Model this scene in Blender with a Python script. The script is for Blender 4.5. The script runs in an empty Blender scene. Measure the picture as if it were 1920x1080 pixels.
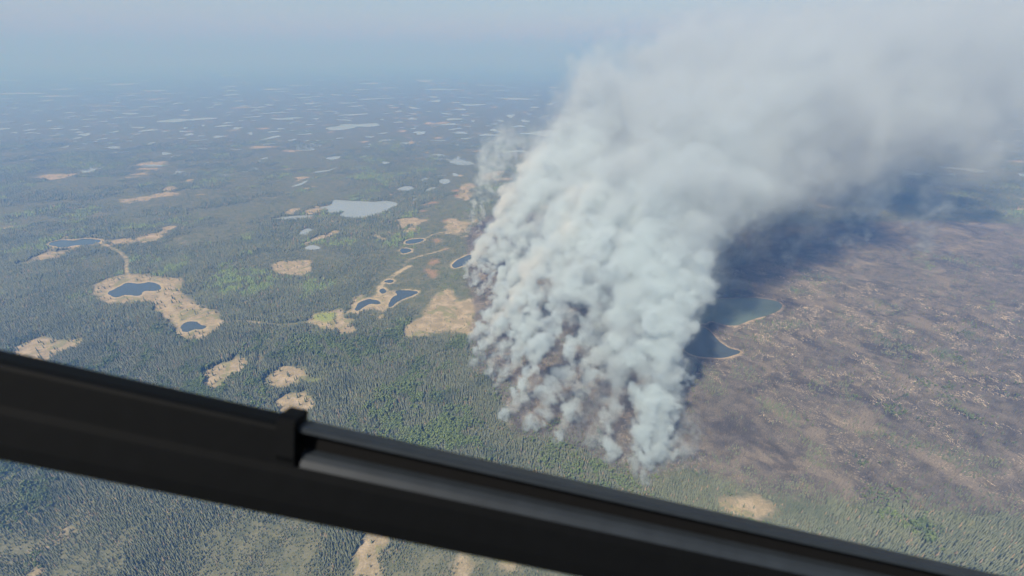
import bpy, math, random, time
import numpy as np
from mathutils import Vector

T0 = time.time()
random.seed(11)
rng = np.random.default_rng(11)
sc = bpy.context.scene
COL = sc.collection
R = math.radians

# ------------------------------------------------------------------ camera
H = 600.0                         # flying height, metres
F = 816.0                         # focal length in photo pixels (1920 wide)
P = R(28.0)                       # looking down
cd = bpy.data.cameras.new('camera')
cam = bpy.data.objects.new('camera', cd)
COL.objects.link(cam)
cam.location = (0, 0, H)
cam.rotation_euler = (R(90) - P, 0, 0)
cd.sensor_width = 36.0
cd.lens = F / 1920 * 36
cd.clip_start = 0.05
cd.clip_end = 300000
cd.dof.use_dof = True
cd.dof.focus_distance = 900
cd.dof.aperture_fstop = cd.lens / 5.0
sc.camera = cam
cP, sP = math.cos(P), math.sin(P)

def ray(px, py):
    u, v = (px - 960) / F, (540 - py) / F
    return np.array([u, cP + v * sP, -sP + v * cP])

def at(px, py, z=0.0):
    """point of the level z that the photo shows at this pixel"""
    d = ray(px, py)
    return np.array([0, 0, H]) + d * ((z - H) / d[2])

def project(p):
    p = np.asarray(p, float)
    y, z = p[..., 1], p[..., 2] - H
    dep = y * cP - z * sP
    return 960 + F * p[..., 0] / dep, 540 - F * (y * sP + z * cP) / dep, dep

# ------------------------------------------------------------------ sky, sun, exposure
SUN_EL, SUN_AZ = 57.0, 222.0      # azimuth clockwise from +Y
w = bpy.data.worlds.new('World')
sc.world = w
w.use_nodes = True
nt = w.node_tree
bg = nt.nodes['Background']
sky = nt.nodes.new('ShaderNodeTexSky')
sky.sky_type = 'NISHITA'
sky.sun_disc = False
sky.sun_elevation = R(SUN_EL)
sky.sun_rotation = R(SUN_AZ)
sky.altitude = 600
sky.air_density = 1.0
sky.dust_density = 2.5
sky.ozone_density = 1.5
nt.links.new(sky.outputs[0], bg.inputs[0])
bg.inputs[1].default_value = 0.065

sl = bpy.data.lights.new('sun', 'SUN')
sl.energy = 4.6
sl.angle = R(0.53)
sl.color = (1.0, 0.97, 0.93)
so = bpy.data.objects.new('sun', sl)
COL.objects.link(so)
sdir = Vector((math.sin(R(SUN_AZ)) * math.cos(R(SUN_EL)), math.cos(R(SUN_AZ)) * math.cos(R(SUN_EL)), math.sin(R(SUN_EL))))
so.rotation_euler = sdir.to_track_quat('Z', 'Y').to_euler()
so.location = (0, 0, 3000)

vs = sc.view_settings
vs.view_transform = 'Standard'
vs.look = 'None'
vs.gamma = 1
vs.use_curve_mapping = False
vs.exposure = 1.15
cy = sc.cycles
cy.use_denoising = True
cy.denoiser = 'OPENIMAGEDENOISE'
cy.use_adaptive_sampling = True
cy.adaptive_threshold = 0.02
cy.max_bounces = 14
cy.diffuse_bounces = 2
cy.glossy_bounces = 2
cy.transparent_max_bounces = 128
cy.volume_bounces = 10
cy.volume_step_rate = 3.0
cy.volume_max_steps = 256
cy.sample_clamp_indirect = 4.0

# ------------------------------------------------------------------ helpers
def tag(o, label=None, cat=None, group=None, kind=None):
    if label: o['label'] = label
    if cat: o['category'] = cat
    if group: o['group'] = group
    if kind: o['kind'] = kind
    return o

def link(name, me, mat=None, parent=None):
    o = bpy.data.objects.new(name, me)
    COL.objects.link(o)
    if mat and me is not None and not me.materials:
        me.materials.append(mat)
    if parent: o.parent = parent
    return o

def mesh_np(name, verts, faces, smooth=False):
    """faces: (n,k) array of one polygon size"""
    me = bpy.data.meshes.new(name)
    verts = np.asarray(verts, np.float32)
    faces = np.asarray(faces, np.int32)
    n, k = faces.shape
    me.vertices.add(len(verts)); me.vertices.foreach_set('co', verts.ravel())
    me.loops.add(n * k); me.loops.foreach_set('vertex_index', faces.ravel())
    me.polygons.add(n)
    me.polygons.foreach_set('loop_start', np.arange(n, dtype=np.int32) * k)
    me.update(calc_edges=True)
    me.validate()
    if smooth: me.polygons.foreach_set('use_smooth', np.ones(n, bool))
    return me

def attr(me, name, vals):
    a = me.attributes.new(name, 'FLOAT', 'POINT')
    a.data.foreach_set('value', np.asarray(vals, np.float32).ravel())

def sstep(a, b, x):
    t = np.clip((x - a) / (b - a), 0, 1)
    return t * t * (3 - 2 * t)

_lat = rng.random((256, 256)).astype(np.float32)
def vnoise2(x, y, cell, off=0):
    x = x / cell + off * 17.3; y = y / cell + off * 9.1
    xi = np.floor(x).astype(np.int64); yi = np.floor(y).astype(np.int64)
    fx = x - xi; fy = y - yi
    fx = fx * fx * (3 - 2 * fx); fy = fy * fy * (3 - 2 * fy)
    a = _lat[xi & 255, yi & 255]; b = _lat[(xi + 1) & 255, yi & 255]
    c = _lat[xi & 255, (yi + 1) & 255]; d = _lat[(xi + 1) & 255, (yi + 1) & 255]
    return (a * (1 - fx) + b * fx) * (1 - fy) + (c * (1 - fx) + d * fx) * fy
def fbm2(x, y, cell, oct=4, off=0):
    s = 0; amp = 0.5; tot = 0
    for k in range(oct):
        s = s + amp * vnoise2(x, y, cell / 2 ** k, off + k * 3.7); tot += amp; amp *= 0.55
    return s / tot

class NT:
    """small shader node builder"""
    def __init__(self, name):
        self.m = bpy.data.materials.new(name); self.m.use_nodes = True
        self.nt = self.m.node_tree; self.nt.nodes.clear()
        self.out = self.nt.nodes.new('ShaderNodeOutputMaterial')
    def n(self, t, **kw):
        x = self.nt.nodes.new(t)
        for k, v in kw.items(): setattr(x, k, v)
        return x
    def put(self, sock, v):
        if hasattr(v, 'is_linked') or hasattr(v, 'node'): self.nt.links.new(v, sock)
        else: sock.default_value = v
    def math(self, op, a, b=0.0, c=0.0, clamp=False):
        x = self.n('ShaderNodeMath', operation=op, use_clamp=clamp)
        for s, v in zip(x.inputs, (a, b, c)): self.put(s, v)
        return x.outputs[0]
    def attr(self, name):
        return self.n('ShaderNodeAttribute', attribute_name=name).outputs['Fac']
    def noise(self, vec, scale, detail=3, rough=0.55, dist=0.0):
        x = self.n('ShaderNodeTexNoise')
        self.put(x.inputs['Vector'], vec)
        x.inputs['Scale'].default_value = scale; x.inputs['Detail'].default_value = detail
        x.inputs['Roughness'].default_value = rough; x.inputs['Distortion'].default_value = dist
        return x.outputs['Fac']
    def ss(self, x, a, b):
        r = self.n('ShaderNodeMapRange', interpolation_type='SMOOTHSTEP')
        self.put(r.inputs[0], x); r.inputs[1].default_value = a; r.inputs[2].default_value = b
        return r.outputs[0]
    def mix(self, f, a, b):
        x = self.n('ShaderNodeMix', data_type='RGBA')
        self.put(x.inputs[0], f)
        for s, v in ((x.inputs[6], a), (x.inputs[7], b)):
            self.put(s, (*v, 1) if isinstance(v, tuple) and len(v) == 3 else v)
        return x.outputs[2]
    def bsdf(self, color, rough=0.9, spec=0.2, normal=None, **kw):
        b = self.n('ShaderNodeBsdfPrincipled')
        self.put(b.inputs['Base Color'], (*color, 1) if isinstance(color, tuple) and len(color) == 3 else color)
        self.put(b.inputs['Roughness'], rough); b.inputs['Specular IOR Level'].default_value = spec
        for k, v in kw.items(): self.put(b.inputs[k], v)
        if normal is not None: self.put(b.inputs['Normal'], normal)
        self.put(self.out.inputs['Surface'], b.outputs[0])
        return b
    def bump(self, h, strength, dist):
        x = self.n('ShaderNodeBump'); x.inputs['Strength'].default_value = strength
        x.inputs['Distance'].default_value = dist; self.put(x.inputs['Height'], h)
        return x.outputs[0]
    def pos(self):
        return self.n('ShaderNodeNewGeometry').outputs['Position']

# ------------------------------------------------------------------ the traced outlines (pixels of enlarged views of the photo -> ground)
VIEWS = {1: (555, 420, 5.4), 2: (735, 420, 5.4), 3: (555, 600, 5.4), 5: (1165, 480, 5.4), 6: (1165, 740, 5.4), 7: (555, 290, 4.8), 8: (555, 960, 7.68), 0: (0, 0, 1.0)}
def ground(view, pts):
    ox, oy, k = VIEWS[view]
    return np.array([at(ox + x / k, oy + y / k)[:2] for x, y in pts])
def chaikin(p, it=2, closed=True):
    for _ in range(it):
        q = np.roll(p, -1, 0) if closed else p[1:]
        a = p if closed else p[:-1]
        n = np.empty((2 * len(a), 2)); n[0::2] = a * .75 + q * .25; n[1::2] = a * .25 + q * .75
        p = n if closed else np.vstack([p[:1], n, p[-1:]])
    return p
def rough_edge(p, amp, cell, step):
    """resample an outline and make it uneven"""
    q = []
    for a, b in zip(p, np.roll(p, -1, 0)):
        n = max(1, int(np.hypot(*(b - a)) / step))
        for i in range(n): q.append(a + (b - a) * i / n)
    q = np.array(q)
    c = q.mean(0)
    d = q - c
    k = (fbm2(q[:, 0], q[:, 1], cell, 3, 5) - .5) * 2 * amp
    return q + d / np.maximum(np.hypot(d[:, 0], d[:, 1]), 1)[:, None] * k[:, None]

def sdf(x, y, poly, lim=60.0):
    """signed distance, positive inside, -lim far away"""
    out = np.full(x.shape, -lim, np.float32)
    lo, hi = poly.min(0) - lim, poly.max(0) + lim
    m = (x > lo[0]) & (x < hi[0]) & (y > lo[1]) & (y < hi[1])
    if not m.any(): return out
    X, Y = x[m], y[m]
    d = np.full(X.shape, 1e9); ins = np.zeros(X.shape, bool)
    for (ax, ay), (bx, by) in zip(poly, np.roll(poly, -1, 0)):
        ex, ey = bx - ax, by - ay
        t = np.clip(((X - ax) * ex + (Y - ay) * ey) / (ex * ex + ey * ey + 1e-9), 0, 1)
        d = np.minimum(d, (X - ax - t * ex) ** 2 + (Y - ay - t * ey) ** 2)
        if ay != by: ins ^= ((ay > Y) != (by > Y)) & (X < (bx - ax) * (Y - ay) / (by - ay) + ax)
    out[m] = np.clip(np.where(ins, 1, -1) * np.sqrt(d), -lim, lim)
    return out
def sdf_line(x, y, line, half, lim=60.0):
    out = np.full(x.shape, -lim, np.float32)
    lo, hi = line.min(0) - lim, line.max(0) + lim
    m = (x > lo[0]) & (x < hi[0]) & (y > lo[1]) & (y < hi[1])
    if not m.any(): return out
    X, Y = x[m], y[m]; d = np.full(X.shape, 1e9)
    for (ax, ay), (bx, by) in zip(line[:-1], line[1:]):
        ex, ey = bx - ax, by - ay
        t = np.clip(((X - ax) * ex + (Y - ay) * ey) / (ex * ex + ey * ey + 1e-9), 0, 1)
        d = np.minimum(d, (X - ax - t * ex) ** 2 + (Y - ay - t * ey) ** 2)
    out[m] = np.clip(half - np.sqrt(d), -lim, lim)
    return out

PONDS = [  # view, outline, label
    (1, [(585,862),(605,845),(625,800),(680,772),(760,755),(820,765),(868,800),(840,815),(760,805),(700,828),(650,870),(612,888)], 'dark pond shaped like a bean among tan mudflats left of the forest spur'),
    (2, [(-47,850),(-37,800),(13,735),(60,714),(25,690),(70,668),(180,675),(285,690),(200,728),(110,755),(40,800),(0,838)], 'long dark pond with a pointed right end beside the forest spur'),
    (1, [(880,585),(920,570),(965,562),(992,575),(975,595),(930,598)], 'small dark oval pond in the tan stream bed above the mudflats'),
    (1, [(850,660),(890,650),(920,675),(900,700),(865,705),(850,685)], 'small grey round pond between the two dark mudflat ponds'),
    (2, [(130,185),(150,165),(220,150),(310,150),(325,160),(270,190),(190,205),(140,202)], 'blue half-moon pond with a tan rim on the open bog'),
    (2, [(80,275),(95,250),(150,245),(205,265),(170,285),(120,305),(95,300)], 'blue egg-shaped pond with a pale rim beside dark forest'),
    (2, [(610,420),(640,380),(720,335),(800,305),(850,320),(830,350),(790,372),(770,400),(700,430),(650,445),(615,440)], 'dark slanting pond with a tan rim close to the smoke front'),
  (0, [(196,548),(222,540),(236,528),(262,533),(284,527),(305,536),(296,546),(270,545),(262,556),(236,552),(215,560)], 'dark pond in the tan bog at the far left of the forest'),
    (0, [(336,616),(344,604),(366,602),(374,609),(392,611),(380,619),(362,617),(350,624)], 'small dark pond at the lower end of the far left bog'),
    (0, [(84,458),(112,449),(140,452),(160,446),(196,451),(170,460),(142,459),(118,466)], 'narrow dark pond above the far left bog'),
]
LAKES = [
    (7, [(190,480),(330,452),(330,402),(440,415),(630,420),(700,425),(820,415),(940,438),(880,475),(800,512),(650,560),(530,572),(370,556),(435,515),(425,505),(340,532),(270,517),(310,492)], 'large pale blue lake with a wooded spit at its left end'),
    (7, [(-260,590),(0,582),(120,570),(190,546),(60,545),(-120,560)], 'narrow pale lake left of the large lake'),
    (7, [(240,35),(330,14),(400,12),(412,25),(330,50)], 'pale wedge-shaped lake beyond the large lake'),
    (7, [(515,25),(590,14),(640,3),(632,16),(590,26)], 'thin slanting pale lake right of the wedge-shaped lake'),
    (7, [(155,165),(180,148),(300,140),(400,100),(310,145),(210,160)], 'long thin lake running up to a tan bog'),
    (7, [(-60,290),(0,272),(110,225),(100,245),(20,285)], 'slanting pale lake at the edge of the forest'),
    (7, [(890,315),(960,285),(1020,282),(1060,300),(1050,325),(960,328)], 'pale rounded lake with a tan left shore'),
    (7, [(1110,235),(1180,200),(1182,230),(1130,240)], 'small pale triangular lake'),
    (7, [(1255,185),(1350,184),(1356,192),(1260,195)], 'thin bright lake above the round pond'),
    (7, [(1405,165),(1440,165),(1475,195),(1420,197)], 'small pale lake with a slanting right shore'),
    (7, [(1285,235),(1330,215),(1390,225),(1382,255),(1330,265),(1295,255)], 'round grey lake in the marsh'),
    (7, [(1155,320),(1200,300),(1280,288),(1260,305),(1180,330)], 'small pale slanting lake below the round lake'),
    (7, [(1040,415),(1055,400),(1090,385),(1075,412)], 'tiny slanting lake right of the large lake'),
    (7, [(535,106),(640,100),(600,114)], 'thin grey lake beyond the forest'),
    (7, [(760,72),(800,60),(860,72),(800,90)], 'pale lake in a tan bog'),
    (1, [(35,100),(80,50),(150,40),(180,70),(110,110),(50,115)], 'grey shallow lake left of the winding tan bog'),
    (1, [(80,235),(180,200),(270,245),(180,262),(100,260)], 'grey shallow pond under the winding tan bog'),
    (5, [(650,600),(720,560),(800,500),(870,455),(960,440),(1080,438),(1400,420),(1650,470),(1600,560),(1350,640),(1200,700),(1080,705),(975,668),(900,650),(860,682),(690,680)], 'grey green lake in the burnt ground right of the smoke'),
    (5, [(610,760),(700,722),(850,722),(930,790),(980,850),(1010,890),(1090,935),(1230,965),(1120,1015),(950,1020),(760,1010),(640,960),(590,860)], 'dark lake with a pale curved shore in the burnt ground'),
]
MEADOWS = [
    (1, [(830,640),(900,640),(935,690),(1000,680),(980,740),(930,800),(895,900),(870,955),(840,955),(880,880),(800,850),(700,872),(610,912),(540,890),(580,760),(660,715),(700,752),(820,732)]),
    (1, [(120,990),(210,1040),(300,1065),(440,1100),(530,1130),(640,1080),(500,1030),(600,968),(450,960),(455,860),(400,880),(190,905)]),
    (2, [(130,1155),(150,1050),(220,980),(350,930),(330,880),(400,800),(440,720),(560,660),(610,680),(620,740),(700,790),(800,740),(900,790),(940,850),(860,900),(800,960),(900,1010),(850,1090),(767,1134),(605,1075),(450,1085),(324,1134)]),
    (3, [(-200,470),(0,480),(60,485),(100,540),(60,620),(-100,690),(-300,650)]),
    (3, [(-200,760),(0,745),(150,720),(160,800),(200,880),(120,930),(20,980),(-150,960)]),
    (1, [(-260,390),(0,370),(180,370),(130,420),(160,470),(90,520),(0,515),(-200,500)]),
    (1, [(70,190),(200,140),(330,100),(385,60),(455,95),(300,145),(180,170),(100,212)]),
    (8, [(1050,250),(1400,290),(1250,470),(1150,560),(1130,760),(1200,960),(950,960),(850,700),(850,580),(980,440)]),
    (8, [(2300,640),(2480,600),(2440,900),(2260,960)]),
    (8, [(2900,700),(3200,640),(3100,900)]),
    (0, [(165,545),(205,520),(262,512),(300,522),(345,520),(330,545),(370,575),(420,590),(405,632),(360,645),(330,636),(335,605),(290,585),(285,565),(215,575)]),
    (0, [(20,650),(70,632),(120,640),(165,630),(150,652),(110,660),(95,690),(40,684)]),
    (0, [(1338,935),(1420,930),(1470,965),(1380,975)]),
]
GREEN = [(1, [(160,960),(200,900),(420,890),(400,960),(330,1000),(250,990)]), (3, [(60,600),(250,590),(220,640),(120,640)])]
ORANGE = [
    (2, [(420,150),(500,160),(490,190),(430,192)]), (2, [(350,400),(380,360),(450,350),(490,375),(400,418)]),
    (2, [(300,470),(370,440),(480,510),(420,550),(350,500)]), (2, [(500,245),(565,240),(545,268),(500,270)]),
    (7, [(1390,328),(1440,312),(1485,320),(1440,338)]), (7, [(1410,370),(1450,350),(1505,368),(1460,387)]), (7, [(1100,505),(1190,494),(1150,516)]),
    (7, [(1290,590),(1400,570),(1460,612),(1380,626)]), (7, [(980,690),(1020,668),(1080,672),(1080,695),(1010,698)]),
    (2, [(140,60),(190,48),(230,70),(180,82)]), (7, [(1100,470),(1230,418),(1300,430),(1230,440)]),
]
STREAMS = [
    (2, [(560,245),(430,290),(330,312),(180,355),(120,415)], 6),
    (2, [(180,425),(60,490),(0,530),(-80,590),(-130,640),(-100,700)], 10),
    (2, [(325,155),(420,100),(520,80),(610,85),(560,100),(440,105)], 5),
    (2, [(700,135),(760,122)], 7),
    (0, [(300,550),(322,580),(335,608)], 7), (0, [(385,612),(450,600),(520,612),(580,604)], 6), (0, [(190,456),(240,480),(235,510),(250,530)], 6),
    (1, [(540,890),(440,960)], 6),
]
BOG = [
    (0, [(690,520),(760,450),(800,425),(880,425),(950,440),(905,520),(860,570),(790,590),(740,560),(700,600)]),
    (0, [(770,400),(850,370),(930,380),(930,430),(800,430)]),
    (0, [(760,630),(800,560),(860,540),(925,570),(910,620),(880,635)]),
]
FRONT = [(925,395),(868,440),(878,500),(866,525),(890,570),(878,640),(880,695),(908,708),(930,735),(945,795),(985,826),(1062,830),(1100,858),(1140,874),(1180,892),(1212,906),(1270,885),(1330,892),(1365,908),(1480,940),(1700,960),(2300,1000),(3000,800),(2800,500),(1900,410),(1365,420),(1050,400)]
ASPEN = [(0, [(80,730),(250,690),(330,760),(230,850),(100,820)]), (0, [(380,520),(500,500),(520,540),(420,560)]), (0, [(350,700),(480,690),(500,760),(420,790)]), (0, [(650,660),(700,630),(760,600),(790,600),(770,650),(720,680),(660,700)]), (0, [(690,800),(750,720),(860,750),(940,850),(900,890),(760,850)]), (0, [(560,640),(640,630),(660,660),(600,680)])]

Z = lambda L: [chaikin(ground(v, p)) for v, p, *_ in L]
pond_p = [rough_edge(p, 5, 22, 4) for p in Z(PONDS)]
lake_p = [rough_edge(p, 7, 70, 14) for p in Z(LAKES)]
mead_p, green_p, orange_p, bog_p, aspen_p = Z(MEADOWS), Z(GREEN), Z(ORANGE), Z(BOG), Z(ASPEN)
stream_p = [(chaikin(ground(v, p), 2, False), hw) for v, p, hw in STREAMS]
front_p = chaikin(ground(0, FRONT), 1)

# far lakes, hundreds of them, scattered over the plain
far_lakes = []
frng = np.random.default_rng(5)
tries = 0
while len(far_lakes) < 1150 and tries < 14000:
    tries += 1
    py = 127 + (330 - 127) * frng.random() ** 0.85
    px = frng.uniform(-120, 2050)
    c = at(px, py)[:2]
    if c[1] > 45000: continue
    size = np.exp(frng.normal(math.log(24 + 0.0095 * c[1]), 0.62))
    asp = frng.uniform(0.35, 0.8); ang = frng.uniform(0, math.pi)
    if any(np.hypot(*(c - q[0])) < size * 1.6 + q[1] * 1.6 for q in far_lakes): continue
    if any(abs(c[0] - q.mean(0)[0]) < 350 and abs(c[1] - q.mean(0)[1]) < 350 for q in lake_p if q.mean(0)[1] > 2300): continue
    far_lakes.append((c, size, asp, ang))
far_p = []
for c, size, asp, ang in far_lakes:
    n = 22; th = np.linspace(0, 2 * np.pi, n, endpoint=False)
    r = 1 + .28 * np.sin(2 * th + frng.uniform(0, 6)) + .22 * np.sin(3 * th + frng.uniform(0, 6)) + .14 * np.sin(5 * th + frng.uniform(0, 6)) + frng.normal(0, .06, n)
    x, y = r * np.cos(th) * size, r * np.sin(th) * size * asp
    far_p.append(np.stack([c[0] + x * math.cos(ang) - y * math.sin(ang), c[1] + x * math.sin(ang) + y * math.cos(ang)], 1))

def fields(x, y, far=True):
    x = np.asarray(x, float); y = np.asarray(y, float)
    def mx(L): 
        o = np.full(x.shape, -60, np.float32)
        for p in L: o = np.maximum(o, sdf(x, y, p))
        return o
    f = {}
    f['water'] = np.maximum(mx(pond_p), mx(lake_p + (far_p if far else [])))
    rim = mx(pond_p)
    st = np.full(x.shape, -60, np.float32)
    for l, hw in stream_p: st = np.maximum(st, sdf_line(x, y, l, hw))
    rim = np.maximum(rim + 9, st)
    rim = np.maximum(rim, mx(lake_p[-2:]) + 7)
    f['rim'] = rim
    f['meadow'] = np.maximum(mx(mead_p), np.where((x < -60 - .36 * y) | (y > 1500), (fbm2(x, y, 190, 4, 31) - .735) * 260, -60))
    f['meadow'] = np.clip(f['meadow'], -60, 60)
    f['green'] = mx(green_p); f['orange'] = mx(orange_p)
    f['burn'] = np.where(y > 2800, -60, sdf(x, y, front_p))
    nb = fbm2(x, y, 260, 4, 1)
    bog = sstep(.47, .63, nb) * sstep(900, 1500, y)
    f['bog'] = np.maximum(bog, sstep(-25, 20, mx(bog_p)) * .9)
    f['stunt'] = sstep(500, 350, y - 0.12 * x + 300 * (fbm2(x, y, 130, 4, 2) - .5)) * sstep(190, 40, x + 120 * (fbm2(x, y, 80, 3, 3) - .5))
    f['aspen'] = np.clip(sstep(-30, 25, mx(aspen_p)) * 1.0 + sstep(.56, .68, fbm2(x, y, 160, 3, 8)) * .65, 0, 1)
    return f

# ------------------------------------------------------------------ ground sheet
def axis(lo, hi, step, far, grow):
    a = list(np.arange(lo, hi + 1, step)); s = step; v = a[-1]
    while v < far:
        s *= grow; v += s; a.append(min(v, far))
    return np.array(a)
ax_ = axis(0, 1300, 7, 95000, 1.09)
gx = np.concatenate([-ax_[::-1][:-1], ax_])
gy = np.concatenate([[-95000, -40000, -15000, -6000, -2500, -1000, -400, -100, 60, 150], axis(200, 2700, 6.5, 95000, 1.03)])
GX, GY = np.meshgrid(gx, gy, indexing='ij')
nx_, ny_ = GX.shape
vx, vy = GX.ravel(), GY.ravel()
fl = fields(vx, vy, False)
idx = np.arange(nx_ * ny_).reshape(nx_, ny_)
quads = np.stack([idx[:-1, :-1], idx[1:, :-1], idx[1:, 1:], idx[:-1, 1:]], -1).reshape(-1, 4)
gme = mesh_np('ground', np.stack([vx, vy, np.zeros_like(vx)], 1), quads)
for k in ('meadow', 'rim', 'green', 'orange', 'burn', 'bog', 'stunt'): attr(gme, k, fl[k])

g = NT('ground_cover')
p = g.pos()
n_fine = g.noise(p, 0.35, 3, .6)
n_mid = g.noise(p, 0.045, 4, .6)
n_big = g.noise(p, 0.0035, 5, .58)
n_far = g.noise(p, 0.0011, 6, .6)
n_edge = g.math('MULTIPLY_ADD', g.noise(p, 0.03, 4, .65), 40.0, -20.0)
n_edge2 = g.math('MULTIPLY_ADD', g.noise(p, 0.07, 4, .68), 22.0, -11.0)
floor = g.mix(g.ss(n_mid, .35, .7), (.055, .064, .044), (.09, .092, .062))
floor = g.mix(g.math('MULTIPLY', g.ss(n_big, .5, .6), .8), floor, (.062, .076, .045))
floor = g.mix(g.math('MULTIPLY', g.ss(n_far, .54, .64), .6), floor, (.082, .086, .056))
floor = g.mix(g.math('MULTIPLY', g.ss(g.noise(p, .0075, 5, .6, .5), .58, .65), .8), floor, (.135, .125, .085))
bogc = g.mix(g.ss(n_mid, .35, .65), (.055, .066, .04), (.085, .086, .056))
c = g.mix(g.math('MULTIPLY', g.attr('bog'), .8), floor, bogc)
c = g.mix(g.math('MULTIPLY', g.attr('stunt'), .8), c, g.mix(g.ss(n_mid, .35, .65), (.06, .068, .044), (.098, .098, .066)))
org = g.ss(g.math('ADD', g.attr('orange'), g.math('MULTIPLY', n_edge, 1.3)), -12, 14)
c = g.mix(g.math('MULTIPLY', org, .85), c, (.165, .112, .072))
mead = g.ss(g.math('ADD', g.attr('meadow'), g.math('MULTIPLY_ADD', n_edge, .9, 3.0)), -9, 9)
mcol = g.mix(g.ss(n_mid, .3, .62), (.225, .19, .14), (.15, .128, .086))
mcol = g.mix(g.math('MULTIPLY', g.ss(g.noise(p, .02, 4, .6, 1.2), .52, .62), .8), mcol, (.11, .115, .058))
mcol = g.mix(g.ss(g.math('ADD', g.attr('green'), n_edge2), -8, 14), mcol, (.15, .17, .06))
c = g.mix(mead, c, mcol)
c = g.mix(g.ss(g.math('ADD', g.attr('green'), n_edge), -5, 15), c, (.13, .155, .055))
rimf = g.math('MULTIPLY', g.ss(g.math('ADD', g.attr('rim'), n_edge2), -3, 7), g.ss(g.noise(p, .022, 3, .6), .3, .56))
c = g.mix(rimf, c, g.mix(g.ss(n_fine, .35, .65), (.26, .22, .16), (.17, .15, .10)))
# burnt ground: char, grey ash and pale bleached litter in streaks
bcol = g.mix(g.ss(n_mid, .3, .65), (.044, .040, .037), (.082, .073, .064))
bcol = g.mix(g.math('MULTIPLY', g.ss(g.noise(p, .011, 5, .62, .8), .5, .64), .75), bcol, (.125, .108, .09))
ridge = g.math('ABSOLUTE', g.math('SUBTRACT', g.noise(p, .016, 5, .6, 1.5), .5))
pale = g.math('MULTIPLY', g.math('SUBTRACT', 1.0, g.ss(ridge, .004, .045)), g.ss(g.noise(p, .3, 3, .7), .48, .62))
pale = g.math('MULTIPLY', pale, g.ss(g.noise(p, .006, 2), .42, .56))
bcol = g.mix(g.math('MULTIPLY', g.ss(g.noise(p, .008, 5, .65, .6), .53, .63), .7), bcol, (.026, .023, .023))
bcol = g.mix(g.math('MULTIPLY', pale, .55), bcol, (.32, .275, .215))
burnf = g.ss(g.math('ADD', g.attr('burn'), n_edge), -6, 16)
c = g.mix(g.math('MULTIPLY', burnf, .95), c, bcol)
c = g.mix(g.math('MULTIPLY', rimf, g.math('MULTIPLY', burnf, .6)), c, (.30, .24, .17))
# grain
v = g.n('ShaderNodeHueSaturation'); g.put(v.inputs['Color'], c); g.put(v.inputs['Value'], g.math('MULTIPLY_ADD', n_fine, 1.1, .45))
g.bsdf(v.outputs[0], .95, .1, g.bump(g.math('ADD', g.math('MULTIPLY', n_fine, .5), n_mid), .9, 1.6))
ground_o = tag(link('ground', gme, g.m), 'flat boreal plain of forest floor, tan bog and burnt earth', kind='structure')

# ------------------------------------------------------------------ water
wl = NT('painted_glitter_water')  # pale base colour stands in for sky reflection and glitter on the lakes
wl.bsdf(wl.mix(wl.noise(wl.pos(), .006, 3), (.13, .16, .18), (.17, .19, .21)), .16, .5, wl.bump(wl.noise(wl.pos(), 1.2, 2), .06, .3))
wm = NT('lake_water')
wb = wm.bsdf(wm.mix(wm.noise(wm.pos(), .01, 3), (.026, .037, .047), (.042, .053, .060)), .14, .5, wm.bump(wm.noise(wm.pos(), 1.2, 2), .06, .3))
wg = NT('silty_water')
wg.bsdf(wg.mix(wg.noise(wg.pos(), .012, 3), (.05, .075, .07), (.065, .088, .08)), .2, .5, wg.bump(wg.noise(wg.pos(), 1.2, 2), .06, .3))
def water(name, poly, z, m, label=None):
    me = bpy.data.meshes.new(name)
    me.from_pydata([(x, y, z) for x, y in poly], [], [list(range(len(poly)))])
    me.update()
    if me.polygons[0].normal.z < 0: me.flip_normals()
    return tag(link(name, me, m), label, kind='structure')
for (v, q, lab), pl in zip(PONDS, pond_p): water('pond', pl, .06, wm.m, lab)
for (v, q, lab), pl in zip(LAKES, lake_p): water('lake', pl, .10, wg.m if v == 5 and 'green' in lab else wm.m if v == 5 else wl.m, lab)
span = [(-q[1] / q[0][1], i) for i, q in enumerate(far_lakes)]
big = [i for _, i in sorted(span)[:280]]
for i in big: water('lake', far_p[i], .3, wl.m, 'small pale lake on the hazy far plain')
me = bpy.data.meshes.new('lakes'); vs_, fs_ = [], []
for i in sorted(set(range(len(far_p))) - set(big)):
    fs_.append(list(range(len(vs_), len(vs_) + len(far_p[i])))); vs_ += [(a_, b_, .3) for a_, b_ in far_p[i]]
me.from_pydata(vs_, [], fs_); me.update()
tag(link('lakes', me, wl.m), 'the smallest pale specks of water on the hazy far plain', kind='structure')
print('ground', time.time() - T0)

# ------------------------------------------------------------------ trees
def leafmat(name, a, b, dead=None):
    m = NT(name)
    r = m.n('ShaderNodeObjectInfo').outputs['Random']
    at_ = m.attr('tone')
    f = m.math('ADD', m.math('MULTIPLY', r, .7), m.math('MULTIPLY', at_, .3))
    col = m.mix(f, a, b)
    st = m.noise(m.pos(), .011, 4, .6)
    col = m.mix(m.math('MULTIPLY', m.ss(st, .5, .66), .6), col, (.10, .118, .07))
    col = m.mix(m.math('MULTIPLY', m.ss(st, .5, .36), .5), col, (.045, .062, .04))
    if dead: col = m.mix(m.ss(r, .955, .97), col, dead)
    m.bsdf(col, .85, .15)
    return m.m
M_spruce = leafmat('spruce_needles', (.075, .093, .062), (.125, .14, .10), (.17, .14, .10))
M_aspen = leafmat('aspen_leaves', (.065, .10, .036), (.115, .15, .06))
bk = NT('bark'); bk.bsdf(bk.mix(bk.noise(bk.pos(), 3, 2), (.07, .055, .042), (.13, .11, .09)), .95, .1)
ba = NT('pale_bark'); ba.bsdf(ba.mix(ba.noise(ba.pos(), 3, 2), (.30, .28, .23), (.42, .40, .34)), .9, .1)
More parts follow.
